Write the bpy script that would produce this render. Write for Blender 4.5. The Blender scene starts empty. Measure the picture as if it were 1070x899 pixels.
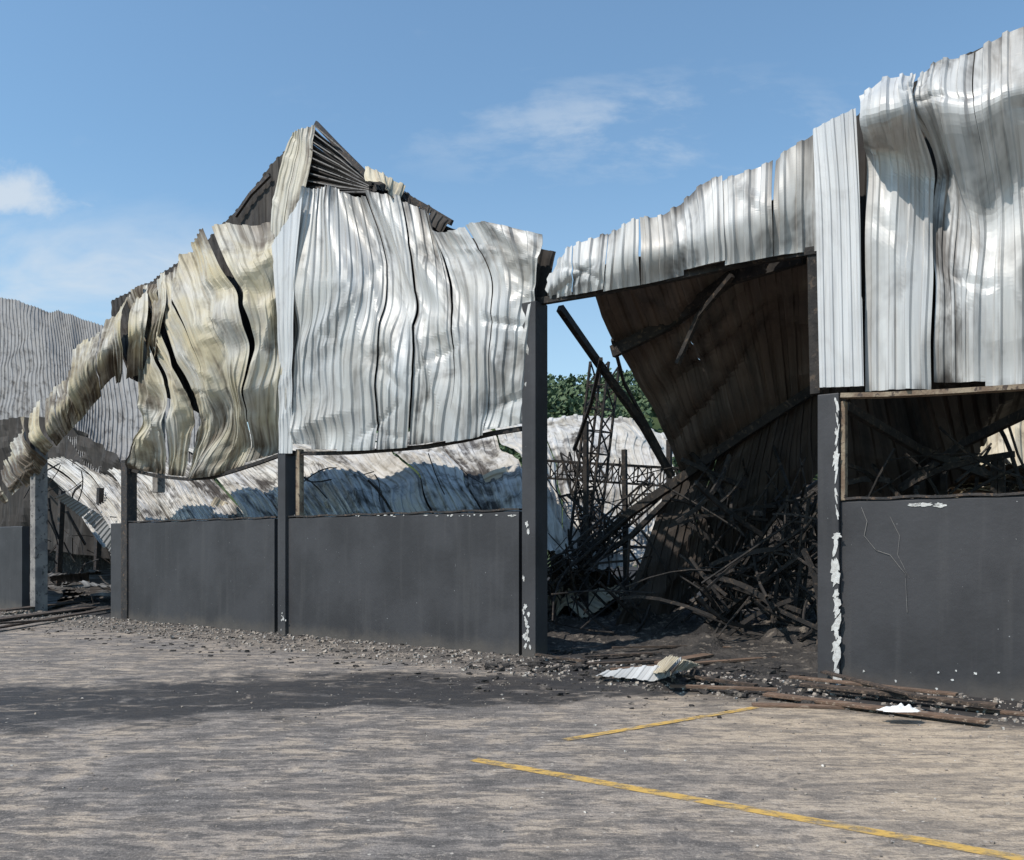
import bpy, math, random, bisect
from mathutils import Vector, noise, Matrix
random.seed(7)
sc=bpy.context.scene
# ------------------------------------------------------------------ site geometry
# facade line on the ground: Y = 13.6 - 0.73 X ; d = metres behind that line
EYE=1.7
ES=Vector((0.8077,-0.5896,0)); EN=Vector((0.5896,0.8077,0))
def S(u,v,d=0.0):
    a=(u-535)/900.0
    Y=(13.6+1.238*d)/(1+0.73*a)
    return Vector((a*Y,Y,EYE+(572-v)/900.0*Y))
def F(u,z,d=0.0):
    p=S(u,572,d); p.z=z; return p
def G(u,v,z=0.0):
    Y=(EYE-z)*900.0/(v-572)
    return Vector(((u-535)/900.0*Y,Y,z))
# ------------------------------------------------------------------ materials
class NT:
    def __init__(s,name):
        s.m=bpy.data.materials.new(name); s.m.use_nodes=True
        s.t=s.m.node_tree; s.t.nodes.clear()
        s.out=s.t.nodes.new('ShaderNodeOutputMaterial')
        s.b=s.t.nodes.new('ShaderNodeBsdfPrincipled')
        s.t.links.new(s.b.outputs[0],s.out.inputs[0])
        s.co=s.t.nodes.new('ShaderNodeTexCoord')
    def n(s,ty): return s.t.nodes.new(ty)
    def l(s,a,b): s.t.links.new(a,b)
    def setv(s,inp,v):
        if isinstance(v,bpy.types.NodeSocket): s.l(v,inp)
        else: inp.default_value=v
    def map(s,src='Object',scale=(1,1,1),rot=(0,0,0)):
        m=s.n('ShaderNodeMapping'); m.inputs['Scale'].default_value=scale; m.inputs['Rotation'].default_value=rot
        s.l(s.co.outputs[src],m.inputs[0]); return m.outputs[0]
    def noise(s,vec,scale,detail=4,rough=.55,dist=0):
        m=s.n('ShaderNodeTexNoise'); s.l(vec,m.inputs['Vector']); m.inputs['Scale'].default_value=scale
        m.inputs['Detail'].default_value=min(detail,4); m.inputs['Roughness'].default_value=rough; m.inputs['Distortion'].default_value=dist
        return m.outputs[0]
    def math(s,op,a,b=0,c=None,clamp=False):
        m=s.n('ShaderNodeMath'); m.operation=op; m.use_clamp=clamp
        s.setv(m.inputs[0],a); s.setv(m.inputs[1],b)
        if c is not None: s.setv(m.inputs[2],c)
        return m.outputs[0]
    def rng(s,v,a,b,c=0,d=1):
        m=s.n('ShaderNodeMapRange'); m.interpolation_type='SMOOTHSTEP'
        s.l(v,m.inputs[0]); m.inputs[1].default_value=a; m.inputs[2].default_value=b
        m.inputs[3].default_value=c; m.inputs[4].default_value=d; return m.outputs[0]
    def mix(s,f,a,b):
        m=s.n('ShaderNodeMix'); m.data_type='RGBA'
        s.setv(m.inputs[0],f)
        for i,x in ((6,a),(7,b)):
            if isinstance(x,tuple): m.inputs[i].default_value=(x[0],x[1],x[2],1)
            else: s.l(x,m.inputs[i])
        return m.outputs[2]
    def bump(s,h,st,dist=.02):
        m=s.n('ShaderNodeBump'); m.inputs['Strength'].default_value=st; m.inputs['Distance'].default_value=dist
        s.l(h,m.inputs['Height']); s.l(m.outputs[0],s.b.inputs['Normal']); return m
    def fin(s,col,rough=.7,metal=0,spec=.4):
        s.setv(s.b.inputs['Base Color'],col if not isinstance(col,tuple) else (col[0],col[1],col[2],1))
        s.setv(s.b.inputs['Roughness'],rough); s.b.inputs['Metallic'].default_value=metal
        s.b.inputs['Specular IOR Level'].default_value=spec
        return s.m
def simple(name,c1,c2,scale=3,rough=.75,metal=0,bump=.3,sc3=(1,1,1),c3=None,bd=.02):
    t=NT(name); v=t.map('Object',sc3)
    n=t.noise(v,scale,4,.6); f=t.rng(n,.35,.65)
    col=t.mix(f,c1,c2)
    if c3:
        n2=t.noise(v,scale*2.7,3,.6); col=t.mix(t.rng(n2,.56,.66),col,c3)
    t.bump(t.noise(v,scale*6,3,.6),bump,bd)
    return t.fin(col,rough,metal)
def clad_mat(name,light,grey,yel,soot=(.05,.043,.038),metal=.0,rough=.55,spec=.3,dirt=1.0):
    t=NT(name)
    at=t.n('ShaderNodeAttribute'); at.attribute_name='m'
    sp=t.n('ShaderNodeSeparateColor'); t.l(at.outputs['Color'],sp.inputs[0])
    uv=t.map('UV',(5,.3,1)); uv2=t.map('UV',(1,.6,1)); uv3=t.map('UV',(19,.6,1)); uvb=t.map('UV',(.8,.28,1))
    st=t.noise(uv,1,4,.65); bl=t.noise(uv2,1.3,4,.65,.6); fs=t.noise(uv3,1,3,.6); bb=t.noise(uvb,1,4,.7,1.0)
    col=t.mix(t.rng(st,.35,.65),light,grey)
    col=t.mix(t.math('MULTIPLY',t.rng(bl,.46,.68),.7*dirt),col,tuple(x*.55 for x in grey))
    col=t.mix(t.math('MULTIPLY',t.rng(bb,.50,.66),.5*dirt),col,(.22,.195,.165))
    yf=t.math('MULTIPLY',sp.outputs[1],t.rng(t.noise(uv2,.9,4,.6),.35,.62),clamp=True)
    col=t.mix(yf,col,yel)
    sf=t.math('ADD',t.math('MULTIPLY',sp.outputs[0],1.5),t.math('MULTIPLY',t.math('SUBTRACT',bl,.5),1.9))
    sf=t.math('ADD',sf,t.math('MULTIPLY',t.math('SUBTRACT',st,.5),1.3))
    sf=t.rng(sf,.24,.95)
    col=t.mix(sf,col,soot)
    rs=t.math('MULTIPLY',t.rng(fs,.54,.70),.5*dirt)
    col=t.mix(rs,col,(.19,.165,.145))
    t.fin(col,t.rng(bl,.3,.7,rough,rough+.25),metal,spec)
    return t.m
M={}
M['clad']=clad_mat('galvanised_cladding',(.58,.575,.56),(.42,.418,.41),(.42,.375,.29),rough=.42,spec=.5,metal=.12)
M['cladY']=clad_mat('scorched_cladding',(.54,.515,.455),(.37,.345,.30),(.44,.375,.24),soot=(.085,.062,.04),rough=.48,spec=.4)
M['flash']=clad_mat('pale_flashing',(.60,.595,.585),(.48,.478,.475),(.5,.48,.4),dirt=.6,rough=.42,spec=.5,metal=.12)
M['far']=clad_mat('ash_grey_sheet',(.27,.265,.258),(.20,.197,.192),(.24,.225,.20),rough=.8,spec=.1,dirt=.5)
M['heap']=clad_mat('collapsed_roof_sheet_metal',(.56,.55,.53),(.42,.41,.395),(.47,.40,.28),rough=.7,spec=.2)
M['tan']=clad_mat('heat_tinted_sheet',(.60,.54,.42),(.43,.37,.28),(.5,.41,.26),rough=.7,spec=.2)
M['brown']=clad_mat('burnt_underside',(.13,.10,.082),(.078,.062,.053),(.12,.084,.06),rough=.5,spec=.45,dirt=.8)
M['black']=clad_mat('sooted_sheet',(.045,.038,.033),(.024,.021,.019),(.06,.044,.035),soot=(.012,.011,.011),rough=.7,dirt=.2)
def wallmat():
    t=NT('charcoal_painted_render')
    v=t.map('Object'); n=t.noise(v,.9,4,.6)
    col=t.mix(t.rng(n,.35,.65),(.033,.032,.034),(.048,.047,.050))
    st=t.noise(t.map('Object',(5,5,.35)),1.2,4,.6)
    col=t.mix(t.math('MULTIPLY',t.rng(st,.50,.72),.3),col,(.075,.072,.072))
    s=t.n('ShaderNodeSeparateXYZ'); t.l(t.co.outputs['Object'],s.inputs[0])
    z=t.math('ADD',s.outputs[2],t.math('MULTIPLY',t.noise(v,2.5,4,.6),.5))
    col=t.mix(t.rng(z,.55,.2,0,.65),col,(.11,.095,.08))
    sp=t.noise(v,26,3,.5); col=t.mix(t.rng(sp,.74,.78),col,(.3,.3,.3))
    t.bump(t.noise(v,14,4,.6),.35,.01)
    return t.fin(col,.62,0,.35)
M['wall']=wallmat()
M['steel']=simple('charred_steel',(.028,.026,.026),(.055,.045,.04),6,.65,.2,.4,c3=(.12,.08,.055))
M['soot']=simple('soot_black_steel',(.014,.013,.013),(.035,.03,.027),5,.8,.1,.4,c3=(.08,.06,.045))
M['rust']=simple('rusty_trim',(.30,.24,.17),(.16,.11,.075),5,.8,.1,.4,c3=(.07,.05,.04))
M['plaster']=simple('bare_plaster',(.66,.65,.62),(.5,.48,.45),20,.9,0,.5)
M['wood']=simple('weathered_timber',(.17,.105,.07),(.10,.065,.045),2.2,.85,0,.6,(1,6,6),(.26,.2,.15))
M['woodb']=simple('charred_timber',(.03,.025,.022),(.08,.055,.04),3,.9,0,.6,(1,5,5),(.2,.14,.1))
M['ash']=simple('ash_and_char',(.022,.02,.019),(.06,.052,.046),2.5,.95,0,1.0,c3=(.17,.145,.12),bd=.08)
M['stone']=simple('crushed_stone',(.34,.285,.23),(.13,.11,.10),9,.9,0,.4,c3=(.6,.57,.52))
M['cloth']=simple('white_cloth',(.8,.8,.78),(.7,.69,.67),12,.9,0,.3)
M['conc']=simple('smoked_concrete',(.26,.24,.22),(.15,.14,.135),3,.9,0,.4,c3=(.07,.065,.06))
# ------------------------------------------------------------------ mesh helpers
def link(o,par=None):
    sc.collection.objects.link(o)
    if par: o.parent=par
    return o
def empty(name):
    e=bpy.data.objects.new(name,None); sc.collection.objects.link(e); return e
class MB:
    def __init__(s): s.v=[]; s.f=[]; s.mi=[]
    def add(s,vs,fs,mi=0):
        b=len(s.v); s.v+= [tuple(x) for x in vs]; s.f+=[tuple(i+b for i in f) for f in fs]; s.mi+=[mi]*len(fs)
    def box(s,p,q,w,h,up=Vector((0,0,1)),mi=0,cl=None):
        p=Vector(p);q=Vector(q);d=(q-p).normalized()
        if abs(d.dot(up))>.97: up=EN
        x=d.cross(up).normalized(); y=x.cross(d).normalized()
        vs=[]
        for c in (p,q):
            for a,b in ((-1,-1),(1,-1),(1,1),(-1,1)): vs.append(c+x*(a*w/2)+y*(b*h/2))
        s.add(vs,[(0,3,2,1),(4,5,6,7),(0,1,5,4),(1,2,6,5),(2,3,7,6),(3,0,4,7)],mi)
    def poly(s,pts,w,h,mi=0,up=Vector((0,0,1))):
        for a,b in zip(pts[:-1],pts[1:]): s.box(a,b,w,h,up,mi)
    def tube(s,pts,r,n=5,mi=0):
        rings=[]
        for i,p in enumerate(pts):
            d=(Vector(pts[min(i+1,len(pts)-1)])-Vector(pts[max(i-1,0)])).normalized()
            a=Vector((0,0,1)) if abs(d.z)<.9 else Vector((1,0,0))
            x=d.cross(a).normalized(); y=x.cross(d)
            rings.append([Vector(p)+x*math.cos(k*6.2832/n)*r+y*math.sin(k*6.2832/n)*r for k in range(n)])
        vs=[v for r_ in rings for v in r_]; fs=[]
        for i in range(len(pts)-1):
            for k in range(n):
                fs.append((i*n+k,i*n+(k+1)%n,(i+1)*n+(k+1)%n,(i+1)*n+k))
        s.add(vs,fs,mi)
    def obj(s,name,mats,par=None,bev=0):
        me=bpy.data.meshes.new(name); me.from_pydata(s.v,[],s.f)
        for m in mats: me.materials.append(M[m])
        me.polygons.foreach_set('material_index',s.mi); me.update()
        o=bpy.data.objects.new(name,me); link(o,par)
        if bev:
            b=o.modifiers.new('b','BEVEL'); b.width=bev; b.segments=2; b.limit_method='ANGLE'
        return o
def cr(p0,p1,p2,p3,t):
    return .5*((2*p1)+(p2-p0)*t+(2*p0-5*p1+4*p2-p3)*t*t+(3*p1-p0-3*p2+p3)*t*t*t)
def crl(L,x):
    n=len(L)-1; x=max(0,min(n-1e-6,x)); i=int(x); t=x-i
    a=L[i-1] if i>0 else 2*L[0]-L[1]
    b=L[i+2] if i+2<=n else 2*L[n]-L[n-1]
    return cr(a,L[i],L[i+1],b,t)
PH=[(0,0),(.32,0),(.42,1),(.68,1),(.78,0)]
def NZ(a,b,c): return noise.noise(Vector((a,b,c)))
def loft(name,st,pitch=.21,nv=60,depth=.03,per=5,buck=.08,sway=.05,jit=.04,gap=.12,outward=None,mats=('clad','brown'),par=None,seed=1,tint=None,slant=0,ragged=.03,fs=1.0,crease=1.0,gaps=None,dent=.0):
    rn=random.Random(seed)
    if outward is None: outward=-EN
    NS=60; NTT=40
    k=len(st[0]); g=[]
    mid=[crl(c,(k-1)*.5) for c in st]
    fine=[crl(mid,(len(st)-1)*i/200) for i in range(201)]
    cum=[0]
    for a,b in zip(fine[:-1],fine[1:]): cum.append(cum[-1]+(b-a).length)
    W=cum[-1]; H=sum((st[len(st)//2][i+1]-st[len(st)//2][i]).length for i in range(k-1))
    def inv(s):
        target=s*W
        i=min(max(bisect.bisect(cum,target)-1,0),199)
        return (i+(target-cum[i])/max(cum[i+1]-cum[i],1e-9))/200
    for i in range(NS+1):
        x=inv(i/NS)*(len(st)-1); row=[]
        for j in range(NTT+1):
            t=j/NTT*(k-1); row.append(crl([crl(c,t) for c in st],x))
        g.append(row)
    nrm=[]
    for i in range(NS+1):
        row=[]
        for j in range(NTT+1):
            du=g[min(i+1,NS)][j]-g[max(i-1,0)][j]; dv=g[i][min(j+1,NTT)]-g[i][max(j-1,0)]
            n=du.cross(dv)
            n=n.normalized() if n.length>1e-9 else outward.copy()
            row.append(n)
        nrm.append(row)
    c=nrm[NS//2][NTT//2]; flip=c.dot(outward)<0
    if flip:
        for r in nrm:
            for j in range(len(r)): r[j]=-r[j]
    def ev(A,s,t):
        x=max(0,min(NS-1e-5,s*NS)); y=max(0,min(NTT-1e-5,t*NTT)); i=int(x); j=int(y); x-=i;y-=j
        return (A[i][j]*(1-x)*(1-y)+A[i+1][j]*x*(1-y)+A[i][j+1]*(1-x)*y+A[i+1][j+1]*x*y)
    # local impact dents: short sharp creases crossing a few ribs
    dents=[]
    for i in range(int(dent*W*H)):
        dents.append((rn.uniform(0,W),rn.uniform(.1*H,.95*H),rn.uniform(.25,.7),rn.uniform(.10,.22),rn.uniform(-.8,.8),rn.uniform(.4,.9)*rn.choice((-1,1,-1))))
    ribs=max(1,round(W/pitch)); V=[];Fc=[];UV=[];C=[]
    p=0; pi_=0
    sd=seed*13.7
    while p<ribs:
        n=min(per,ribs-p)
        if ribs-p-n<=1: n=ribs-p
        offn=rn.uniform(-jit,jit); tilt=rn.uniform(-jit,jit)*1.2
        gp=rn.random()**2*gap; mode=rn.random(); j0=rn.uniform(-ragged,ragged); j1=rn.uniform(-ragged,ragged)
        if gaps and pi_ in gaps: gp=gaps[pi_]; mode=.3
        sw=rn.uniform(0,50); pso=rn.uniform(-.06,.12)
        cols=[]
        for r in range(n):
            for ph,hh in PH: cols.append(((p+r+ph),hh))
        cols.append((p+n+.03,0))
        base=len(V); sc_=(p+n/2)/ribs
        for (cx,hh) in cols:
            for j in range(nv+1):
                t=j/nv; s=cx/ribs
                gg=gp*((1-t)**1.3 if mode<.65 else t**1.3 if mode<.85 else 4*t*(1-t))
                s=sc_+(s-sc_)*(1-gg)+gg*.3*n/ribs*(1 if mode<.4 else -.5)
                s+=sway/W*NZ(s*W*.35,t*H*.3,sd)*2
                tt=max(0,-j0)+t*(1-max(0,-j0)-max(0,-j1))
                sm=s*W; tm=tt*H
                pos=ev(g,s,tt); nn=ev(nrm,s,tt)
                xx=(sm+tm*slant)*fs
                a=NZ(xx*.75,tm*.30*fs,sd)               # broad folds running with the ribs
                b=NZ(xx*1.7,tm*.5*fs,sd+9)             # narrower folds
                e=NZ(sm*.35+tm*.2,tm*1.15+sm*.35,sd+3)        # local kinks across the ribs
                e2=min(1,max(0,NZ(sm*.45,tm*.5,sd+20)+.08)*2.0)
                sa=math.sqrt(a*a+.0008)
                dsp=buck*((.5-sa*2.4)+.55*(.3-abs(b))*1.5+crease*e2*(.32-math.sqrt(e*e+.0006)*1.7))
                xs=(cx-p)/n*2-1
                dsp+=offn+tilt*xs
                fl=0
                for (dx,dy,rx,ry,sk,am) in dents:
                    ax=(sm-dx)/rx
                    if abs(ax)>1: continue
                    ay=(tm-dy-sk*(sm-dx))/ry
                    if abs(ay)>1: continue
                    w_=(1-abs(ay))*(1-ax*ax); dsp+=.045*am*w_; fl=max(fl,w_)
                dsp+=depth*hh*(1-.5*min(1,e2*abs(e)*4*crease))*(1-.5*fl)
                V.append(pos+nn*dsp)
                UV.append((sm,tm))
                if tint: so,ye=tint(s,tt)
                else: so,ye=0,0
                so+=pso+.10*fl
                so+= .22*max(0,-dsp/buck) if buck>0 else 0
                C.append((min(1,max(0,so)),min(1,max(0,ye)),0,1))
        m=nv+1
        for i in range(len(cols)-1):
            for j in range(nv):
                Fc.append((base+i*m+j,base+(i+1)*m+j,base+(i+1)*m+j+1,base+i*m+j+1))
        p+=n; pi_+=1
    me=bpy.data.meshes.new(name); me.from_pydata([tuple(v) for v in V],[],Fc)
    me.update()
    tot=Vector((0,0,0))
    for pl in list(me.polygons)[::37]: tot+=pl.normal
    if tot.dot(outward)<0: me.flip_normals()
    uvl=me.uv_layers.new(name='UVMap'); d=[]
    for lp in me.loops: d+=UV[lp.vertex_index]
    uvl.data.foreach_set('uv',d)
    ca=me.color_attributes.new('m','FLOAT_COLOR','POINT'); ca.data.foreach_set('color',[x for c in C for x in c])
    for m_ in mats: me.materials.append(M[m_])
    o=bpy.data.objects.new(name,me); link(o,par)
    if len(mats)>1 and mats[0]!=mats[1]:
        so=o.modifiers.new('s','SOLIDIFY'); so.thickness=.006; so.offset=-1; so.material_offset=1; so.material_offset_rim=0
    return o
def SS(rows): return [[S(*p) for p in r] for r in rows]
# ------------------------------------------------------------------ warehouse
wh=empty('burnt_warehouse')
def wall(name,u0,u1,z=2.27,th=.2):
    mb=MB(); a=F(u0,0,th/2); b=F(u1,0,th/2); L=(b-a).length; n=int(L/.25)
    vs=[];fs=[]
    for i in range(n+1):
        c=a.lerp(b,i/n); zz=z+.012*NZ(i*.9,3,u0)
        for dd,h in ((-th/2,-.05),(-th/2,zz-.02),(-th/2+.02,zz),(th/2-.02,zz),(th/2,zz-.02),(th/2,-.05)):
            q=c+EN*dd; vs.append((q.x,q.y,h))
    for i in range(n):
        for k in range(6):
            k2=(k+1)%6; fs.append((i*6+k,(i+1)*6+k,(i+1)*6+k2,i*6+k2))
    fs.append((0,1,2,3,4,5)); fs.append(tuple(n*6+k for k in (5,4,3,2,1,0)))
    mb.add(vs,fs); return mb.obj(name,['wall'],wh)
wall('dado_wall_a',120,291); wall('dado_wall_b',302,546); wall('dado_wall_c',881,1330); wall('dado_wall_d',-160,27)
def column(name,u,z,w,d0=-.07,d1=.27,mat='steel',z0=-.05):
    mb=MB(); vs=[]
    for zz in (z0,z):
        for a,b in ((-1,d0),(1,d0),(1,d1),(-1,d1)):
            q=F(u,zz,0)+ES*(a*w/2)+EN*b; vs.append((q.x,q.y,zz))
    mb.add(vs,[(0,3,2,1),(4,5,6,7),(0,1,5,4),(1,2,6,5),(2,3,7,6),(3,0,4,7)])
    return mb.obj(name,[mat],wh,.012)
column('column_a',297,3.6,.23,mat='wall'); 
column('frame_post_a',309.5,3.6,.11,.03,.15,mat='rust',z0=2.275)
column('frame_post_b',131,3.75,.26,-.04,.22)
column('column_b',555,5.5,.26,mat='wall')
column('column_c',867,3.6,.26,-.07,.25,mat='wall')
column('frame_post_c',881,3.5,.06,-.02,.10,mat='rust',z0=2.275)
column('column_d',36,4.6,.28,-.05,.28,mat='conc')
column('upper_post',141,5.6,.22,.5,.7,mat='conc',z0=3.0)
mb=MB()
for u0,u1 in ((132,291),(303,545),(884,1330)):
    a=F(u0,2.295,.06); b=F(u1,2.295,.06); pts=[a.lerp(b,i/24)+Vector((0,0,.01*math.sin(i*1.7))) for i in range(25)]
    mb.poly(pts,.14,.03)
mb.obj('window_sill',['steel'],wh)
mb=MB()
gl=[(128,489),(140,491),(165,497),(195,500),(222,498),(245,491),(270,483),(298,473),(330,473),(370,472),(410,469),(445,466),(485,459),(515,452),(546,447)]
mb.poly([S(u,v+1,.10) for u,v in gl],.07,.07)
mb.obj('sagging_girt',['soot'],wh)
mb=MB()
mb.poly([S(u,v,-.02) for u,v in ((880,414),(930,413),(990,410),(1070,405),(1330,392))],.16,.055)
mb.obj('window_head_flashing',['rust'],wh)
mb=MB()
mb.poly([S(u,v,.12) for u,v in ((560,316),(620,306),(700,291),(780,274),(855,262))],.1,.1)
mb.poly([S(u,v,.15) for u,v in ((850,262),(851,330),(853,412))],.12,.12)
mb.obj('door_head_beam',['soot'],wh)
def tR(s,t):
    so=.0
    so+=.25*max(0,1-t*7)+.3*max(0,(t-.95)*20)
    return so+.07,.25+.3*max(0,1-abs(s-.0)*4)
loft('cladding_centre',SS([
 [(316,196,0),(306,290,-.1),(302,380,-.05),(300,472,0)],
 [(350,195,.3),(352,290,-.25),(345,380,-.1),(345,472,0)],
 [(385,200,.3),(404,290,.15),(397,380,-.2),(395,470,0)],
 [(440,214,.4),(450,300,.0),(452,380,-.15),(445,466,0)],
 [(458,240,.3),(482,310,.1),(488,385,-.1),(485,460,0)],
 [(500,231,.05),(524,300,-.05),(522,380,-.05),(515,453,0)],
 [(571,245,0),(562,300,0),(556,370,0),(550,447,0)]]),par=wh,seed=3,tint=tR,buck=.17,nv=90,jit=.045,slant=-.35,per=4,gap=.05,gaps={1:.08,5:.14},sway=.12,crease=.75,dent=.7,depth=.036)
def tL(s,t): return .28*max(0,1-t*5)+.12+.3*max(0,(t-.95)*20)+.14*max(0,s-.5),.95-.5*max(0,t-.4)
loft('cladding_scorched',SS([
 [(284,215,.1),(292,290,-.1),(296,380,-.1),(298,472,0)],
 [(257,226,.2),(272,300,-.35),(280,390,-.25),(272,482,0)],
 [(226,240,.2),(242,310,-.45),(258,400,-.35),(248,490,0)],
 [(196,262,.3),(214,325,-.35),(236,412,-.35),(225,497,0)],
 [(176,286,.3),(189,345,-.25),(214,422,-.25),(200,499,0)],
 [(154,297,.3),(165,355,0),(184,430,-.15),(170,497,0)],
 [(134,311,.3),(143,360,.1),(150,430,0),(138,490,0)]]),mats=('cladY','brown'),par=wh,seed=5,tint=tL,buck=.24,nv=90,jit=.07,slant=-.2,per=4,gap=.06,gaps={1:.30,3:.15,4:.22},sway=.15,crease=.9,dent=.7,depth=.036)
loft('cladding_curled_strip',SS([
 [(176,287,.4),(170,328,-.35),(160,392,.0)],
 [(138,307,.4),(134,345,-.5),(132,396,0)],
 [(108,334,.4),(104,368,-.5),(108,412,0)],
 [(82,372,.3),(80,402,-.45),(88,434,0)],
 [(56,398,.3),(58,426,-.4),(70,454,0)],
 [(36,430,.3),(39,456,-.4),(54,476,0)],
 [(16,462,.3),(20,484,-.3),(38,499,0)],
 [(-14,500,.4),(-6,514,-.2),(8,526,0)]]),mats=('cladY','brown'),par=wh,seed=6,tint=lambda s,t:(.14+.2*t+.1*s,1.0),buck=.14,depth=.035,nv=40,jit=.07,per=3,gap=.12,ragged=.14,crease=.4,dent=1.5)
loft('cladding_peak',SS([
 [(283,240,.1),(284,205,.2),(296,162,.4),(306,141,.5)],
 [(298,262,-.05),(303,215,.0),(312,165,.3),(318,134,.5)],
 [(317,220,-.05),(318,185,0),(323,155,.3),(328,129,.5)]]),mats=('cladY','brown'),par=wh,seed=8,tint=lambda s,t:(.08,.55),buck=.06,nv=40,per=3,gap=.1,jit=.03,dent=1)
loft('corner_flashing',SS([
 [(284,250,-.12),(289,330,-.15),(292,400,-.1),(291,474,-.06)],
 [(317,196,-.1),(309,300,-.25),(306,390,-.18),(305,474,-.06)]]),pitch=.16,depth=.02,mats=('flash','brown'),par=wh,seed=9,tint=lambda s,t:(.15,.1),buck=.04,nv=50,per=9,gap=0,jit=.0)
loft('inner_lining_left',SS([
 [(118,316,.9),(120,345,.8),(135,395,.6)],
 [(185,277,.9),(195,330,.7),(225,440,.5)],
 [(245,226,.9),(250,300,.6),(262,450,.5)],
 [(292,165,.9),(295,280,.6),(298,440,.5)],
 [(327,136,.9),(340,280,.6),(345,440,.5)]]),mats=('black','black'),par=wh,seed=10,buck=.06,nv=20,per=20,gap=0)
loft('inner_lining_centre',SS([
 [(320,160,.9),(340,280,.6),(345,450,.4)],
 [(400,192,.9),(400,300,.7),(400,450,.4)],
 [(470,238,.8),(480,320,.6),(480,440,.4)],
 [(584,262,.35),(575,310,.35),(562,420,.35)]]),mats=('black','black'),par=wh,seed=11,buck=.04,nv=20,per=20,gap=0)
loft('gable_roof_underside',SS([
 [(328,130,.7),(352,152,1.0),(388,186,1.4)],
 [(324,160,.5),(350,175,.7),(388,194,.9)],
 [(318,200,.3),(350,202,.35),(388,204,.4)]]),pitch=.16,depth=.06,mats=('black','black'),par=wh,seed=12,buck=.04,nv=20,per=3,gap=.1)
mb=MB()
for i in range(9):
    f=i/8; mb.poly([S(328-10*f,131+66*f,.55-.35*f),S(356-4*f,155+46*f,.75-.4*f),S(386,188+13*f,1.0-.6*f)],.03,.02,1)
mb.poly([S(u,v,.8) for u,v in ((330,129),(352,152),(386,186),(402,194),(440,214),(472,233))],.06,.1)
mb.poly([S(u,v,.7) for u,v in ((246,226),(262,203),(282,183))],.06,.08)
mb.obj('gable_rafters',['steel','conc'],wh)
loft('torn_roof_edge',SS([
 [(380,186,.9),(384,200,.7)],[(405,192,.9),(410,204,.7)],[(440,208,.8),(438,222,.6)],[(474,233,.7),(462,246,.6)]]),mats=('black','black'),par=wh,seed=14,buck=.15,nv=20,per=2,gap=.3,ragged=.15)
loft('torn_ridge_cap',SS([
 [(386,181,.7),(392,194,.4)],[(402,180,.6),(404,190,.1)],[(424,189,.7),(420,206,.3)]]),mats=('tan','brown'),par=wh,seed=15,buck=.16,nv=20,per=9,gap=.1,outward=Vector((0,0,1)),tint=lambda s,t:(.15,.6))
loft('cladding_over_door',SS([
 [(566,302,.0),(567,308,-.05),(568,317,0)],
 [(582,270,.05),(578,292,-.1),(577,315,0)],
 [(606,252,.1),(602,280,-.15),(600,311,0)],
 [(650,236,.1),(648,268,-.15),(645,302,-.03)],
 [(690,224,.1),(692,258,-.2),(690,294,-.03)],
 [(740,194,.15),(742,240,-.15),(742,281,-.03)],
 [(800,170,.15),(798,225,-.15),(798,270,0)],
 [(835,146,.1),(832,210,-.1),(832,264,0)],
 [(862,127,.05),(858,200,-.05),(856,261,0)]]),par=wh,seed=21,tint=lambda s,t:(.10+.22*max(0,1-t*6),.2),buck=.11,nv=44,per=3,jit=.045,gap=.05,ragged=.07,crease=.9,dent=1.0,depth=.036)
loft('corner_flashing_right',SS([
 [(849,132,-.05),(852,200,-.09),(853,300,-.09),(855,413,-.09)],
 [(874,119,-.12),(877,200,-.11),(878,300,-.1),(880,412,-.09)],
 [(894,108,-.08),(898,200,-.1),(900,300,-.09),(902,411,-.09)]]),pitch=.1,depth=.018,mats=('flash','brown'),par=wh,seed=22,tint=lambda s,t:(.05,.02),buck=.035,nv=60,per=30,gap=0,jit=0,dent=.5)
loft('cladding_right',SS([
 [(900,106,.1),(903,125,-.3),(905,162,.15),(904,270,0),(903,409,0)],
 [(940,85,.1),(938,115,-.5),(945,168,.2),(945,270,0),(945,408,0)],
 [(965,72,.1),(962,105,-.25),(985,195,.25),(985,290,-.05),(985,407,0)],
 [(1010,50,.1),(1008,110,-.5),(1030,225,.2),(1025,310,0),(1025,405,0)],
 [(1052,22,.1),(1055,90,-.55),(1065,200,.1),(1070,290,0),(1070,403,0)],
 [(1110,10,.1),(1110,80,-.4),(1112,190,.1),(1120,290,0),(1120,401,0)],
 [(1330,-60,.1),(1330,30,-.3),(1330,150,.1),(1330,280,0),(1330,392,0)]]),par=wh,seed=23,tint=lambda s,t:(.07+.12*max(0,1-t*8)+.3*max(0,(t-.96)*25),.15),buck=.13,nv=100,per=4,jit=.045,gap=.05,slant=-.1,crease=.9,dent=.6,depth=.036)
loft('inner_lining_right',SS([
 [(852,140,.4),(856,250,.4),(870,405,.35)],
 [(910,108,.5),(910,250,.4),(910,405,.35)],
 [(1060,30,.6),(1060,250,.4),(1060,400,.35)],
 [(1330,-40,.6),(1330,250,.4),(1330,390,.35)]]),mats=('black','black'),par=wh,seed=24,buck=.04,nv=20,per=30,gap=0)
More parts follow.
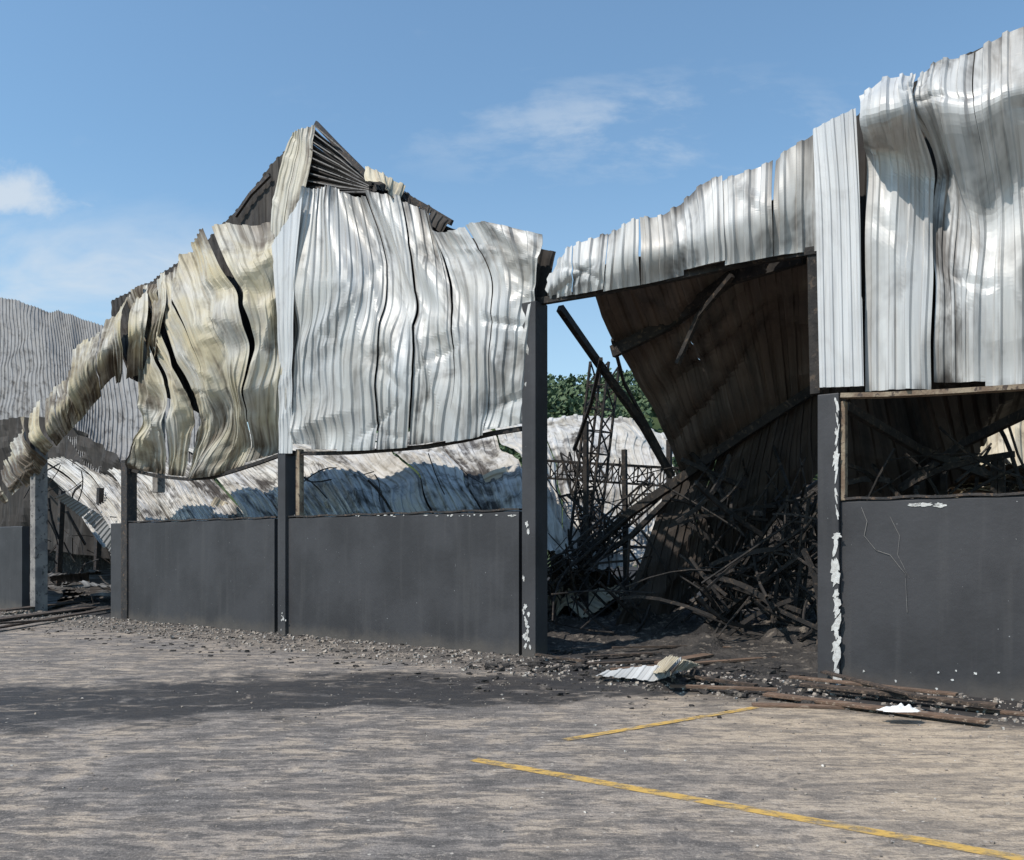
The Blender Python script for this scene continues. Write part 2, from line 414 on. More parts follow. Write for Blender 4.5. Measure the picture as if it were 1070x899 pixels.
# ---- collapsed roof inside, seen from underneath
UP=Vector((0,0,1))
loft('fallen_roof_sheet',SS([
 [(612,288,.45),(640,362,1.8),(682,430,3.2),(712,497,4.5)],
 [(660,270,.45),(690,345,1.8),(715,410,3.2),(740,485,4.5)],
 [(720,245,.45),(745,320,1.8),(765,385,3.2),(785,460,4.5)],
 [(800,215,.45),(805,290,1.8),(815,350,3.2),(825,438,4.5)],
 [(870,180,.45),(870,270,1.8),(870,345,3.2),(870,415,4.5)]]),pitch=.24,depth=.045,mats=('far','brown'),outward=UP,par=wh,seed=31,buck=.18,nv=60,per=5,gap=.0,jit=.03,crease=1.5,dent=1.2,ragged=.02,tint=lambda s,t:(.14,.4))
loft('fallen_roof_sheet_right',SS([
 [(840,190,.6),(850,300,1.9),(862,420,3.0),(872,530,4.0)],
 [(930,150,.6),(940,290,1.9),(960,400,3.0),(990,512,4.2)],
 [(1010,100,.6),(1010,260,1.9),(1015,390,3.0),(1030,470,4.6)],
 [(1100,60,.6),(1095,250,1.9),(1085,380,3.0),(1075,440,5)],
 [(1330,0,.6),(1300,200,1.9),(1290,340,3.0),(1290,430,5)]]),pitch=.24,depth=.04,mats=('far','black'),outward=UP,par=wh,seed=32,buck=.16,nv=60,per=5,gap=.0,jit=.02,crease=1.5,dent=1.2,tint=lambda s,t:(.2,.9))
loft('folded_roof_flap',SS([
 [(694,508,4.3),(668,585,3.9),(643,660,3.3)],
 [(740,476,4.3),(715,565,4.3),(700,642,4.5)],
 [(800,438,4.2),(782,510,4.3),(775,575,4.6)],
 [(862,394,4.2),(862,440,4.3),(862,485,4.6)]]),pitch=.24,depth=.04,mats=('black','black'),par=wh,seed=33,buck=.18,nv=44,per=5,gap=0,jit=.03,dent=1,ragged=.06,tint=lambda s,t:(.0,.8))
loft('rear_roof_sheet',SS([
 [(860,440,9),(870,500,6.5),(880,560,5)],
 [(980,425,9.5),(980,480,7),(985,560,5)],
 [(1060,418,9.5),(1060,470,7.5),(1065,560,5.2)],
 [(1180,405,9.5),(1180,460,7.5),(1180,560,5.2)],
 [(1330,400,9.5),(1330,460,7.5),(1330,560,5.2)]]),pitch=.28,depth=.05,mats=('tan','brown'),outward=UP,par=wh,seed=34,buck=.35,nv=50,per=3,gap=.15,jit=.18,crease=.8,tint=lambda s,t:(.16,.5))
mb=MB()
mb.poly([S(858,402,4.0),S(780,452,4.0),S(700,508,4.0),S(660,535,4.2),S(600,590,4.6)],.12,.16)
mb.poly([S(600,600,4.4),S(660,560,4.2),S(705,515,3.9)],.08,.1)
mb.poly([S(640,368,1.7),S(700,338,1.7),S(765,290,1.2),S(840,268,.7)],.1,.2)
mb.poly([S(585,322,.8),S(620,372,1.8),S(672,445,3.0),S(702,498,3.6)],.10,.12)
mb.poly([S(628,375,1.6),S(618,420,2.5),S(600,470,3.5)],.06,.06)
mb.poly([S(640,355,1.6),S(652,400,2.5),S(690,470,3.5)],.05,.05)
mb.poly([S(765,288,.9),S(730,330,1.2),S(708,380,1.3)],.07,.07)
mb.poly([S(884,425,.9),S(960,470,2.6),S(1040,500,4.0)],.09,.12)
mb.poly([S(1075,430,1.2),S(1010,462,3.0),S(940,512,3.6)],.08,.12)
mb.obj('fallen_beam',['soot'],wh)
mb=MB()
def quadwall(mb,a,b,z,th=.15):
    a=Vector(a);b=Vector(b); d=(b-a).normalized(); n=Vector((-d.y,d.x,0))*th
    mb.add([(p.x,p.y,zz) for zz in (-.02,z) for p in (a,b,b+n,a+n)],[(0,3,2,1),(4,5,6,7),(0,1,5,4),(1,2,6,5),(2,3,7,6),(3,0,4,7)])
quadwall(mb,F(735,0,10),F(1330,0,10),3.3)
mb.obj('rear_wall',['ash'],wh)
loft('collapsed_roof_left',SS([
 [(-20,462,9),(50,500,5),(110,575,1.6)],
 [(80,462,9),(145,498,5),(200,575,1.6)],
 [(180,460,9.5),(240,496,5),(290,575,1.6)],
 [(280,456,10),(340,490,5),(390,570,1.6)],
 [(390,450,11),(430,486,5.5),(480,570,1.6)],
 [(490,444,12),(520,482,6),(560,575,2.2)],
 [(575,440,13),(590,484,8),(605,600,4.6)],
 [(640,442,13),(650,494,9),(650,600,5.5)],
 [(700,450,13),(710,504,9),(690,600,6)]]),pitch=.3,depth=.045,mats=('heap','brown'),outward=UP,par=wh,seed=41,buck=.2,nv=60,per=5,gap=.10,jit=.12,sway=.2,crease=.25,fs=.55,tint=lambda s,t:(.10+.12*t,.3))
rn=random.Random(99)
def scrap(name,c,size,seed,mat='heap',tint=(.15,.3),par=wh,buck=.12,flat=False):
    r=random.Random(seed); 
    ax=Vector((r.uniform(-1,1),r.uniform(-1,1),r.uniform(-.1,.1) if flat else r.uniform(-.5,.5))).normalized()
    up=Vector((r.uniform(-.3,.3),r.uniform(-.3,.3),1)) if flat else Vector((r.uniform(-1,1),r.uniform(-1,1),r.uniform(.4,1.2)))
    ay=up.cross(ax).normalized(); az=ax.cross(ay)
    w,h=size; rows=[]
    for i in range(3):
        rows.append([c+ax*((i-1)*w/2)+ay*((j-1)*h/2)+az*r.uniform(-.12,.12)*(0.3 if flat else 1) for j in range(3)])
    return loft(name,rows,pitch=.22,mats=(mat,'brown'),outward=UP,par=par,seed=seed,buck=buck,nv=14,per=9,gap=.0,jit=.0,tint=lambda s,t:tint,ragged=.0)
heap=empty('collapsed_sheet_heap')
for i in range(26):
    u=rn.uniform(566,660); d=rn.uniform(4.8,8.0); z=rn.uniform(.1,2.0)*(1-(u-566)/200)
    scrap('sheet_%d'%i,F(u,z,d),(rn.uniform(.8,1.9),rn.uniform(.6,1.3)),200+i,mat='tan' if i%4==0 else 'heap',tint=(rn.uniform(.0,.2),rn.uniform(0,.6)),par=heap)
for i in range(12):
    u=rn.uniform(180,530); d=rn.uniform(3.4,5.5)
    scrap('sheet_b%d'%i,F(u,1.85+d*.2,d),(rn.uniform(.8,2.4),rn.uniform(.5,1.0)),300+i,mat='tan' if i%4==0 else 'heap',tint=(rn.uniform(.0,.2),rn.uniform(0,.6)),par=heap)
for i in range(12):
    u=rn.uniform(990,1150); d=rn.uniform(4.8,6.5)
    scrap('sheet_c%d'%i,F(u,rn.uniform(2.1,2.9),d),(rn.uniform(1,2.4),rn.uniform(.5,1.0)),400+i,mat='tan',tint=(rn.uniform(.0,.2),1),par=heap,flat=True)
for i in range(10):
    u=rn.uniform(50,120); d=rn.uniform(1,5)
    scrap('sheet_d%d'%i,F(u,rn.uniform(.1,1.0),d),(rn.uniform(1.2,2.4),rn.uniform(.5,1.0)),500+i,mat='far',tint=(rn.uniform(.2,.5),0),par=heap,flat=True,buck=.06)
loft('leaning_sheet',SS([[(60,520,1.2),(70,516,1.2)],[(95,550,.9),(105,540,.9)],[(122,588,.7),(130,575,.7)]]),mats=('far','brown'),par=heap,seed=77,buck=.03,nv=10,per=9,gap=0,tint=lambda s,t:(.0,0))
def truss(mb,p,q,w,n,r=.03,side=None):
    p=Vector(p);q=Vector(q);d=(q-p).normalized(); x=(side or EN).cross(d).normalized()*w/2; y=x.cross(d).normalized()*w/2
    cs=[x+y,x-y,-x-y,-x+y]
    for c in cs: mb.box(p+c,q+c,r,r)
    for i in range(n):
        a=p.lerp(q,i/n); b=p.lerp(q,(i+1)/n)
        for k in range(4):
            c0,c1=cs[k],cs[(k+1)%4]
            mb.box(a+c0,b+c1,r*.6,r*.6) if i%2 else mb.box(a+c1,b+c0,r*.6,r*.6)
            mb.box(a+c0,a+c1,r*.6,r*.6)
mb=MB()
truss(mb,F(600,-.1,5.0),S(632,380,5.0),.45,12,.045)
truss(mb,F(650,-.1,6),S(598,470,5.5),.4,9,.045)
truss(mb,S(570,610,3.0),S(690,505,5.0),.35,9,.04)
truss(mb,S(560,490,5.5),S(720,500,6.5),.4,12,.04)
truss(mb,F(818,0,3.4),S(838,520,3.6),.35,6,.05)
truss(mb,F(745,0,4.5),S(790,560,4.2),.35,6,.05)
truss(mb,S(740,640,3.6),S(850,560,3.2),.35,7,.05)
mb.obj('twisted_steel_truss',['soot'])
def tangle(mb,n,ur,vr,dr,ln=(.6,2.0),rr=(.012,.035),seed=1):
    r=random.Random(seed)
    for i in range(n):
        p=S(r.uniform(*ur),r.uniform(*vr),r.uniform(*dr)); p.z=max(p.z,.05)
        d=Vector((r.uniform(-1,1),r.uniform(-1,1),r.uniform(-.9,.9))).normalized(); L=r.uniform(*ln); pts=[]
        b=Vector((r.uniform(-1,1),r.uniform(-1,1),r.uniform(-1,1)))*.35
        for k in range(5):
            t=k/4-.5; q=p+d*L*t+b*(t*t-.2)*L; q.z=max(q.z,.03); pts.append(q)
        w=r.uniform(*rr)*1.6
        if r.random()<.5: mb.poly(pts,w,w*1.5)
        else: mb.tube(pts,w/2,5)
mb=MB()
tangle(mb,210,(720,860),(490,665),(2.4,6.5),seed=2)
tangle(mb,50,(568,690),(480,640),(3,7),seed=3,rr=(.01,.024))
tangle(mb,40,(566,700),(570,665),(2,5),seed=4,rr=(.01,.022))
tangle(mb,45,(900,1150),(475,520),(2.0,6),seed=5)
tangle(mb,45,(40,125),(500,630),(.8,6),seed=6)
tangle(mb,12,(300,540),(490,535),(2,6),seed=7,rr=(.01,.02))
for i,(u,vt) in enumerate(((965,488),(988,484),(1038,480),(1049,478),(612,440),(700,460),(655,470),(822,520),(836,540),(760,560))):
    p=F(u,0,3.9 if i<4 else 4.6); q=S(u+random.uniform(-3,3),vt,3.9 if i<4 else 4.6); mb.box(p,q,.09,.09)
mb.obj('tangled_steel_debris',['soot'])
def field(name,u0,u1,d0,d1,nx,ny,hf,mat):
    mb=MB(); vs=[];fs=[]
    for i in range(nx+1):
        for j in range(ny+1):
            p=F(u0+(u1-u0)*i/nx,0,d0+(d1-d0)*j/ny); p.z=hf(i/nx,j/ny,p); vs.append(p)
    for i in range(nx):
        for j in range(ny):
            a=i*(ny+1)+j; fs.append((a,a+ny+1,a+ny+2,a+1))
    mb.add(vs,fs); return mb.obj(name,[mat])
def ashh(a,b,p):
    n=noise.fractal(Vector((p.x*.9,p.y*.9,1)),1,2,5)
    e=min(1,a*12,(1-a)*12,b*3,(1-b)*8)
    return -.03+e*(.16+.35*max(0,n)+.25*b)+.06*NZ(p.x*6,p.y*6,0)*e
field('ash_heap',560,880,.3,9,120,70,ashh,'ash')
field('ash_heap.001',-60,560,.3,9,140,50,ashh,'ash')
# neighbouring shed at the left rear
ns=empty('neighbouring_shed')
loft('sagging_roof',SS([
 [(-160,285,14),(-160,360,10),(-160,470,7)],
 [(0,310,14),(0,370,10),(-5,450,7)],
 [(50,322,14),(55,375,10),(60,450,6.5)],
 [(100,336,14),(110,420,9),(105,505,5)],
 [(150,350,14),(160,430,9),(165,510,5)],
 [(230,380,14),(230,440,9),(220,520,5)]]),pitch=.4,depth=.06,mats=('far','black'),outward=Vector((-.4,-.6,.6)),par=ns,seed=51,buck=.18,nv=60,per=400,gap=.0,jit=.0,sway=.05,slant=.2,fs=.3,crease=0,tint=lambda s,t:(.0+.25*t,.1))
loft('dark_backdrop',SS([
 [(-160,470,6.9),(-160,520,6.6),(-160,570,6.5)],
 [(0,440,6.9),(0,500,6.6),(0,570,6.5)],
 [(60,440,6.4),(60,500,6.2),(60,580,6.2)],
 [(130,480,5.0),(130,520,5.0),(130,590,5.0)]]),pitch=.5,depth=.0,mats=('black','black'),par=ns,seed=52,buck=.3,nv=20,per=40,gap=.0)  # black sheet added as a backdrop so the left opening looks dark inside
mb=MB(); quadwall(mb,F(-160,0,7.5),F(250,0,7.5),3.0); mb.obj('shed_wall',['ash'],ns)
mb=MB()
for u in (-20,60,100): mb.box(F(u,0,3.5),F(u+5,3.6,3.5),.16,.16)
mb.obj('shed_posts',['steel'],ns)
# ------------------------------------------------------------------ peeled paint
def flakes(name,items,seed=1):
    r=random.Random(seed); mb=MB()
    for (u,v,w,h,dd) in items:
        c=S(u,v,dd); n=15; vs=[]; sk=r.uniform(-.6,.6)
        for k in range(n):
            a=k*6.283/n; q=r.uniform(.45,1.25)
            z=math.sin(a)*h/2*q
            vs.append(c+ES*(math.cos(a)*w/2*q+z*sk*.4)+Vector((0,0,1))*z)
        vs2=[x-EN*.005 for x in vs]
        mb.add(vs+vs2,[tuple(range(n,2*n))]+[(k,(k+1)%n,n+(k+1)%n,n+k) for k in range(n)])
    return mb.obj(name,['plaster'],wh)
it=[]; r=random.Random(5)
v=424
while v<712:
    w=(.035+.06*abs(NZ(v*.03,0,2))+(.05 if v>550 else 0))*r.uniform(.6,1.4); h=r.uniform(.08,.30)
    it.append((874+2.5*NZ(v*.05,4,0)+r.uniform(-.8,.8),v,w,h,-.0720-r.uniform(0,.0015)))
    v+=h/.0118*r.uniform(.35,.9)
    if r.random()<.10: v+=r.uniform(4,12)
for i in range(12): it.append((550+r.uniform(-3,4),r.uniform(590,680),r.uniform(.02,.08),r.uniform(.03,.13),-.072))
for v in (548,556,668,652): it.append((551+r.uniform(-1,2),v,.06,.1,-.072))
for i in range(8): it.append((296+r.uniform(-4,4),r.uniform(640,660),r.uniform(.02,.05),r.uniform(.03,.06),-.072))
for i in range(5): it.append((r.uniform(940,985),r.uniform(527,529),r.uniform(.08,.2),r.uniform(.03,.05),-.002))
for i in range(26): it.append((r.uniform(305,540),536+r.uniform(2,4),r.uniform(.02,.1),r.uniform(.01,.03),-.002))
for i in range(10): it.append((r.uniform(890,1065),r.uniform(700,722),r.uniform(.02,.04),r.uniform(.02,.04),-.002))
flakes('peeled_paint',it)
mb=MB()
mb.tube([S(u,v,-.012) for u,v in ((900,530),(906,545),(903,560),(915,575),(930,580),(946,600),(948,640))],.003,4)
mb.tube([S(u,v,-.012) for u,v in ((930,540),(940,560),(938,580),(950,604))],.002,4)
mb.obj('hanging_wire',['conc'],wh)
# ------------------------------------------------------------------ ground
def groundmat():
    t=NT('sooty_concrete_yard')
    s=t.n('ShaderNodeSeparateXYZ'); t.l(t.co.outputs['Object'],s.inputs[0]); X,Y=s.outputs[0],s.outputs[1]
    o=t.map('Object'); big=t.noise(o,.4,4,.6,.3); med=t.noise(o,1.6,4,.68,.6); fine=t.noise(o,10,4,.75); grain=t.noise(o,55,3,.7)
    rot=(0,0,math.radians(-9)); rot2=(0,0,math.radians(16))
    strk=t.noise(t.map('Object',(1.1,4.5,1),rot),1,4,.72,.6); strk2=t.noise(t.map('Object',(4,11,1),rot2),1,4,.75,.5)
    col=t.mix(t.rng(big,.38,.62),(.33,.275,.225),(.235,.208,.187))
    col=t.mix(t.rng(med,.46,.60,0,.7),col,(.40,.325,.25))
    col=t.mix(t.rng(med,.47,.36,0,.7),col,(.14,.127,.118))
    rx=t.math('ADD',t.math('ADD',t.math('MULTIPLY',X,.35),t.math('MULTIPLY',Y,.06)),t.math('MULTIPLY',big,1.6))
    col=t.mix(t.rng(rx,1.4,2.4,0,.8),col,(.49,.385,.275))
    lf=t.rng(X,-1.5,3.5,1,.6)
    col=t.mix(t.math('MULTIPLY',t.rng(strk,.45,.57),t.math('MULTIPLY',lf,.78)),col,(.10,.091,.087))
    col=t.mix(t.math('MULTIPLY',t.rng(strk2,.48,.59),t.math('MULTIPLY',lf,.75)),col,(.078,.071,.067))
    yb=t.math('SUBTRACT',Y,t.math('MULTIPLY',t.math('ADD',X,5.0),.22))
    yb=t.math('ADD',yb,t.math('MULTIPLY',t.math('SUBTRACT',med,.5),2.4))
    yb=t.math('ADD',yb,t.math('MULTIPLY',t.math('SUBTRACT',big,.5),3.0))
    b1=t.rng(yb,7.9,8.6); b2=t.rng(yb,10.2,11.2,1,0)
    xm=t.math('ADD',X,t.math('MULTIPLY',t.math('SUBTRACT',big,.5),4))
    bx=t.rng(xm,2.6,4.4,1,0)
    band=t.math('MULTIPLY',t.math('MULTIPLY',b1,b2),bx)
    wet=t.noise(t.map('Object',(1.1,1.8,1),rot),1.5,4,.72,1.0)
    wetn=t.rng(wet,.34,.48)
    band=t.math('MULTIPLY',band,t.math('MULTIPLY_ADD',wetn,.6,.38))
    q=t.math('DIVIDE',t.math('SUBTRACT',t.math('SUBTRACT',13.6,t.math('MULTIPLY',X,.73)),Y),1.238)
    qn=t.math('ADD',q,t.math('MULTIPLY',t.math('SUBTRACT',med,.5),2.0))
    g=t.rng(qn,1.3,1.9,1,0)
    gv=t.n('ShaderNodeTexVoronoi'); t.l(o,gv.inputs['Vector']); gv.inputs['Scale'].default_value=20
    gs=t.n('ShaderNodeSeparateColor'); t.l(gv.outputs['Color'],gs.inputs[0])
    gc=t.mix(gs.outputs[0],(.09,.078,.07),(.30,.25,.20)); gc=t.mix(t.rng(med,.42,.58,0,.85),gc,(.045,.041,.039))
    col=t.mix(t.math('MULTIPLY',g,.92),col,gc)
    ins=t.rng(qn,-.4,.5,1,0); dx=t.math('MULTIPLY',t.rng(X,-.3,.6),t.rng(qn,.9,2.4,1,0))
    dark=t.math('MAXIMUM',ins,dx)
    col=t.mix(t.rng(fine,.54,.68,0,.6),col,(.078,.07,.065))
    col=t.mix(t.rng(fine,.44,.30,0,.5),col,(.48,.415,.35))
    col=t.mix(t.rng(grain,.52,.68,0,.45),col,(.07,.064,.06))
    col=t.mix(t.rng(grain,.44,.32,0,.35),col,(.52,.465,.41))
    col=t.mix(t.math('MULTIPLY',t.math('MAXIMUM',band,dark),.93),col,(.024,.022,.022))
    vo=t.n('ShaderNodeTexVoronoi'); t.l(o,vo.inputs['Vector']); vo.inputs['Scale'].default_value=9
    vs=t.n('ShaderNodeSeparateColor'); t.l(vo.outputs['Color'],vs.inputs[0])
    spk=t.math('MULTIPLY',t.rng(vo.outputs['Distance'],.12,.07),t.math('GREATER_THAN',vs.outputs[0],.75))
    col=t.mix(t.math('MULTIPLY',spk,.7),col,(.58,.53,.46))
    rough=t.math('SUBTRACT',.92,t.math('MULTIPLY',band,.32))
    h=t.math('ADD',t.math('MULTIPLY',strk2,1.0),t.math('MULTIPLY',fine,.9))
    h=t.math('ADD',h,t.math('MULTIPLY',grain,.35))
    t.bump(h,.75,.03)
    return t.fin(col,rough,0,.3)
M['ground']=groundmat()
mb=MB(); mb.add([(-500,-60,0),(500,-60,0),(500,700,0),(-500,700,0)],[(0,1,2,3)]); mb.obj('ground',['ground'])
def paintm():
    t=NT('worn_yellow_paint'); o=t.map('Object')
    n=t.noise(o,6,4,.75); n2=t.noise(t.map('Object',(4,14,1),(0,0,math.radians(16))),1,4,.7)
    col=t.mix(t.rng(n,.4,.65),(.58,.36,.09),(.42,.30,.14))
    t.fin(col,.8)
    tr=t.n('ShaderNodeBsdfTransparent'); mx=t.n('ShaderNodeMixShader')
    f=t.rng(t.math('ADD',t.math('MULTIPLY',n,.5),t.math('MULTIPLY',n2,.5)),.45,.62,.1,.85)
    t.l(f,mx.inputs[0]); t.l(t.b.outputs[0],mx.inputs[1]); t.l(tr.outputs[0],mx.inputs[2]); t.l(mx.outputs[0],t.out.inputs[0])
    return t.m
M['paint']=paintm()
mb=MB()
def line(a,b,w,z=.004):
    a=Vector(a);b=Vector(b); d=(b-a).normalized(); n=Vector((-d.y,d.x,0))*w/2
    mb.add([(p.x,p.y,z) for p in (a-n,b-n,b+n,a+n)],[(0,1,2,3)])
line(G(495,794),G(1180,918),.12); line(G(590,774),G(790,740),.10,.008)
mb.obj('yellow_road_marking',['paint'])
def rubble(name,n,xr,qr,sz,mat,seed,flat=1):
    r=random.Random(seed); mb=MB()
    for i in range(n):
        X=r.uniform(*xr); q=qr[0]+(qr[1]-qr[0])*r.random()**1.5; base=Vector((X,13.6-.73*X,0))-EN*q
        s=sz[0]+(sz[1]-sz[0])*r.random()**3; yaw=r.uniform(0,6.28); R=Matrix.Rotation(yaw,3,'Z')@Matrix.Rotation(r.uniform(-.5,.5),3,'X')
        vs=[]
        for a in (-1,1):
            for b in (-1,1):
                for c in (-1,1):
                    v=R@Vector((a*s*r.uniform(.5,1),b*s*r.uniform(.4,.9),c*s*flat*r.uniform(.35,.7))); vs.append(base+v+Vector((0,0,s*.25*flat)))
        mb.add(vs,[(0,1,3,2),(4,6,7,5),(0,4,5,1),(2,3,7,6),(0,2,6,4),(1,5,7,3)])
    return mb.obj(name,[mat])
rubble('gravel',5200,(-13,7),(-.1,1.8),(.006,.04),'stone',1)
rubble('gravel.001',2000,(-9,7),(1.3,8),(.003,.016),'stone',2)
rubble('char_fragments',1100,(-9,4.5),(.0,3.0),(.01,.05),'ash',3,.5)
rubble('char_fragments.001',900,(.2,4.2),(-4,1.6),(.015,.12),'ash',4,.5)
def plank(mb,a,b,w,h,z0,z1,mi=0):
    a=Vector((a.x,a.y,z0));b=Vector((b.x,b.y,z1)); mb.box(a,b,w,h,mi=mi)
pk=empty('timber_plank_pile')
def P1(name,p,q,w,h,z0,z1,m): 
    mb=MB(); plank(mb,G(*p),G(*q),w,h,z0,z1); mb.obj(name,[m],pk,.006)
P1('plank_1',(786,738),(900,741),.13,.03,.016,.016,'wood')
P1('plank_2',(800,730),(1032,760),.15,.035,.05,.05,'wood')
P1('plank_3',(838,724),(1042,747),.16,.04,.10,.09,'woodb')
P1('plank_4',(826,719),(1000,738),.12,.03,.135,.125,'wood')
P1('plank_5',(890,722),(1035,739),.14,.035,.03,.02,'woodb')
P1('plank_6',(1010,742),(1110,752),.12,.03,.016,.016,'wood')
P1('plank_7',(860,716),(965,745),.09,.03,.165,.155,'woodb')
mb=MB()
dp=[((600,697),(700,693),.1),((640,703),(812,690),.12),((610,690),(690,686),.09),((700,722),(812,726),.1),((715,712),(790,722),.08),((690,699),(740,689),.2),((560,690),(612,697),.06),((735,684),(840,680),.08),((640,684),(780,680),.07)]
for i,(a,b,w) in enumerate(dp):
    plank(mb,G(*a),G(*b),w,.03,.03+.01*i,.04+.006*i,i%2)
mb.obj('charred_boards',['woodb','wood'])
mb=MB()
for i,(a,b,w) in enumerate([((-20,652),(118,634),.35),((-30,665),(115,640),.15),((0,643),(100,631),.3),((-20,660),(60,655),.1)]):
    plank(mb,G(*a),G(*b),w,.04,.05+.03*i,.06+.03*i,0)
mb.obj('charred_boards.001',['woodb'])
sm=empty('scrap_metal_sheet')
loft('sheet_main',[[G(622,708,.06),G(630,702,.10)],[G(655,709,.05),G(665,697,.16)],[G(690,710,.04),G(700,694,.2)],[G(716,700,.05),G(712,686,.22)]],pitch=.15,depth=.02,mats=('clad','clad'),outward=UP,par=sm,seed=61,buck=.06,nv=14,per=9,gap=0,tint=lambda s,t:(.05,.2))
loft('sheet_curl',[[G(688,708,.05),G(700,690,.12)],[G(700,702,.3),G(712,688,.34)],[G(722,700,.05),G(730,694,.08)]],pitch=.15,depth=.02,mats=('tan','brown'),outward=UP,par=sm,seed=62,buck=.05,nv=12,per=9,gap=0,tint=lambda s,t:(.05,.5))
mb=MB(); vs=[];fs=[];c=G(940,744,.11); N=22
for i in range(N+1):
    for j in range(N+1):
        a=i/N*2-1;b=j/N*2-1; rr=min(1,math.hypot(a,b)); 
        x=a*.19*(1+.3*NZ(a*2,b*2,1)); y=b*.10
        z=.05*(1-rr**3)*(.8+.9*NZ(a*3,b*3,4))+.01
        vs.append((c.x+x,c.y+y,.115+max(0,z)))
for i in range(N):
    for j in range(N):
        if math.hypot((i+.5)/N*2-1,(j+.5)/N*2-1)>1.05: continue
        k=i*(N+1)+j; fs.append((k,k+N+1,k+N+2,k+1))
mb.add(vs,fs); o=mb.obj('white_cloth',['cloth'])
for p in o.data.polygons: p.use_smooth=True
# ------------------------------------------------------------------ hill and trees
M['hill']=simple('wooded_hillside',(.03,.05,.015),(.05,.07,.025),.2,.95)
def hillz(x,y):
    return 29*math.exp(-((x-14)/75)**2)*math.exp(-((y-150)/38)**2)+3*NZ(x*.03,y*.03,0)*math.exp(-((y-150)/50)**2)
mb=MB(); vs=[];fs=[];NX,NY=90,40
for i in range(NX+1):
    for j in range(NY+1):
        x=-220+i*5;y=60+j*5; vs.append((x,y,hillz(x,y)-.6))
for i in range(NX):
    for j in range(NY):
        k=i*(NY+1)+j; fs.append((k,k+NY+1,k+NY+2,k+1))
mb.add(vs,fs); mb.obj('hill',['hill'])
def leafm():
    t=NT('foliage'); o=t.map('Object'); n=t.noise(o,.5,4,.6); n2=t.noise(o,3,3,.6)
    col=t.mix(t.rng(n,.35,.65),(.05,.085,.04),(.09,.13,.06)); col=t.mix(t.rng(n2,.5,.7,0,.5),col,(.12,.15,.085))
    return t.fin(col,.8)
M['leaf']=leafm()
mb=MB(); r=random.Random(11); V=[];Fs=[]
for i in range(560):
    x=r.uniform(-60,80); y=r.uniform(112,156); z=hillz(x,y); R=r.uniform(1.2,2.8)
    if not(-25<x<50) and r.random()<.5: continue
    for k in range(60):
        d=Vector((r.gauss(0,1),r.gauss(0,1),r.gauss(0,1))).normalized()*R*r.uniform(.6,1.05); d.z*=.8
        c=Vector((x,y,z+R*.7))+d; s=r.uniform(.15,.38)
        a=Vector((r.uniform(-1,1),r.uniform(-1,1),r.uniform(-1,1))).normalized()*s; b=a.orthogonal().normalized()*s
        n=len(V); V+=[tuple(c-a-b),tuple(c+a-b),tuple(c+a+b),tuple(c-a+b)]; Fs.append((n,n+1,n+2,n+3))
mb.v=V; mb.f=Fs; mb.mi=[0]*len(Fs); mb.obj('distant_trees',['leaf'])
# ------------------------------------------------------------------ sky, sun, camera
sd=Vector((-.50,-.34,.80)).normalized()
el=math.asin(sd.z); az=math.atan2(sd.x,sd.y)
w=bpy.data.worlds.new('World'); sc.world=w; w.use_nodes=True; nt=w.node_tree; nt.nodes.clear()
def N_(ty): return nt.nodes.new(ty)
def L_(a,b): nt.links.new(a,b)
out=N_('ShaderNodeOutputWorld'); bg=N_('ShaderNodeBackground'); bg.inputs[1].default_value=.14; L_(bg.outputs[0],out.inputs[0])
sky=N_('ShaderNodeTexSky'); sky.sky_type='NISHITA'; sky.sun_disc=False; sky.sun_elevation=el; sky.sun_rotation=az; sky.air_density=1.15; sky.dust_density=.5; sky.ozone_density=1.0
tc=N_('ShaderNodeTexCoord'); sx=N_('ShaderNodeSeparateXYZ'); L_(tc.outputs['Generated'],sx.inputs[0])
def mth(op,a,b=0,c=None,cl=False):
    m=N_('ShaderNodeMath'); m.operation=op; m.use_clamp=cl
    for i,x in enumerate((a,b,c)):
        if x is None: continue
        if isinstance(x,(int,float)): m.inputs[i].default_value=x
        else: L_(x,m.inputs[i])
    return m.outputs[0]
yy=mth('MAXIMUM',sx.outputs[1],.08); px=mth('DIVIDE',sx.outputs[0],yy); pz=mth('DIVIDE',sx.outputs[2],yy)
cb=N_('ShaderNodeCombineXYZ'); L_(px,cb.inputs[0]); L_(pz,cb.inputs[1])
def nz(scale,sc3,det=5,rough=.6,dist=.4):
    mp=N_('ShaderNodeMapping'); mp.inputs['Scale'].default_value=sc3; L_(cb.outputs[0],mp.inputs[0])
    n=N_('ShaderNodeTexNoise'); n.inputs['Scale'].default_value=scale; n.inputs['Detail'].default_value=det; n.inputs['Roughness'].default_value=rough; n.inputs['Distortion'].default_value=dist
    L_(mp.outputs[0],n.inputs['Vector']); return n.outputs[0]
def blob(cx,cz,sx_,sz_):
    a=mth('DIVIDE',mth('SUBTRACT',px,cx),sx_); b=mth('DIVIDE',mth('SUBTRACT',pz,cz),sz_)
    e=mth('ADD',mth('MULTIPLY',a,a),mth('MULTIPLY',b,b)); return mth('EXPONENT',mth('MULTIPLY',e,-1))
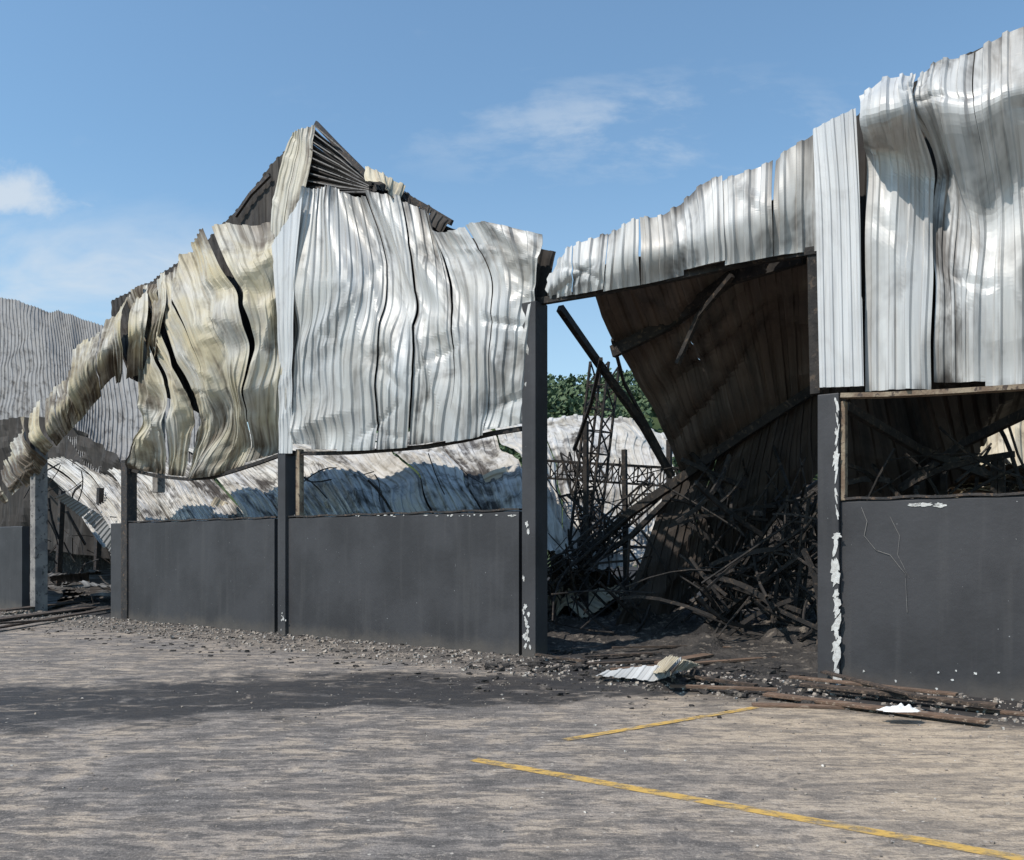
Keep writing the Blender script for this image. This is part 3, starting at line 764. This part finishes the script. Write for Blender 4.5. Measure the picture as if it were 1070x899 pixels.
def rg(v,a,b,c=0,d=1):
    m=N_('ShaderNodeMapRange'); m.interpolation_type='SMOOTHSTEP'; L_(v,m.inputs[0])
    for i,x in enumerate((a,b,c,d)): m.inputs[i+1].default_value=x
    return m.outputs[0]
n1=nz(5,(1,2.2,1)); n2=nz(6,(1,2.6,1),6,.62,.15); n3=nz(11,(1,1.5,1),6,.6,.2)
cA=rg(mth('ADD',blob(-.57,.408,.075,.034),mth('MULTIPLY',mth('SUBTRACT',n3,.5),1.9)),.35,1.15,0,.8)
cA=mth('MULTIPLY',cA,rg(blob(-.57,.408,.1,.06),.1,.5))
cB=mth('MULTIPLY',blob(-.5,.31,.24,.07),rg(n1,.3,.65,.25,.9))
cC=mth('MULTIPLY',blob(.14,.485,.26,.06),rg(n2,.42,.68,.05,.5))
cD=mth('MULTIPLY',rg(n2,.45,.85,0,.2),rg(pz,.1,.7,1,.4))
cH=rg(pz,-.05,.50,.40,.04)
cl=mth('MAXIMUM',mth('MAXIMUM',cA,cB),mth('MAXIMUM',mth('MAXIMUM',cC,cD),cH),cl=True)
tm_=N_('ShaderNodeMix'); tm_.data_type='RGBA'; tm_.blend_type='MULTIPLY'; tm_.inputs[0].default_value=1; L_(sky.outputs[0],tm_.inputs[6]); tm_.inputs[7].default_value=(.92,1.17,1.24,1)
mx=N_('ShaderNodeMix'); mx.data_type='RGBA'; L_(cl,mx.inputs[0]); L_(tm_.outputs[2],mx.inputs[6]); mx.inputs[7].default_value=(5.0,5.5,6.0,1)
L_(mx.outputs[2],bg.inputs[0])
sun=bpy.data.lights.new('sun','SUN'); sun.energy=4.5; sun.angle=math.radians(.53); sun.color=(1,.94,.86)
so=bpy.data.objects.new('sun',sun); link(so); so.rotation_euler=sd.to_track_quat('Z','Y').to_euler()
cam=bpy.data.cameras.new('camera'); co=bpy.data.objects.new('camera',cam); link(co)
co.location=(0,0,EYE); co.rotation_euler=(math.radians(90),0,0)
cam.sensor_width=36; cam.lens=36*900/1070; cam.shift_y=122.5/1070; cam.clip_end=2000
sc.camera=co
sc.view_settings.view_transform='Standard'; sc.view_settings.look='None'; sc.view_settings.exposure=0
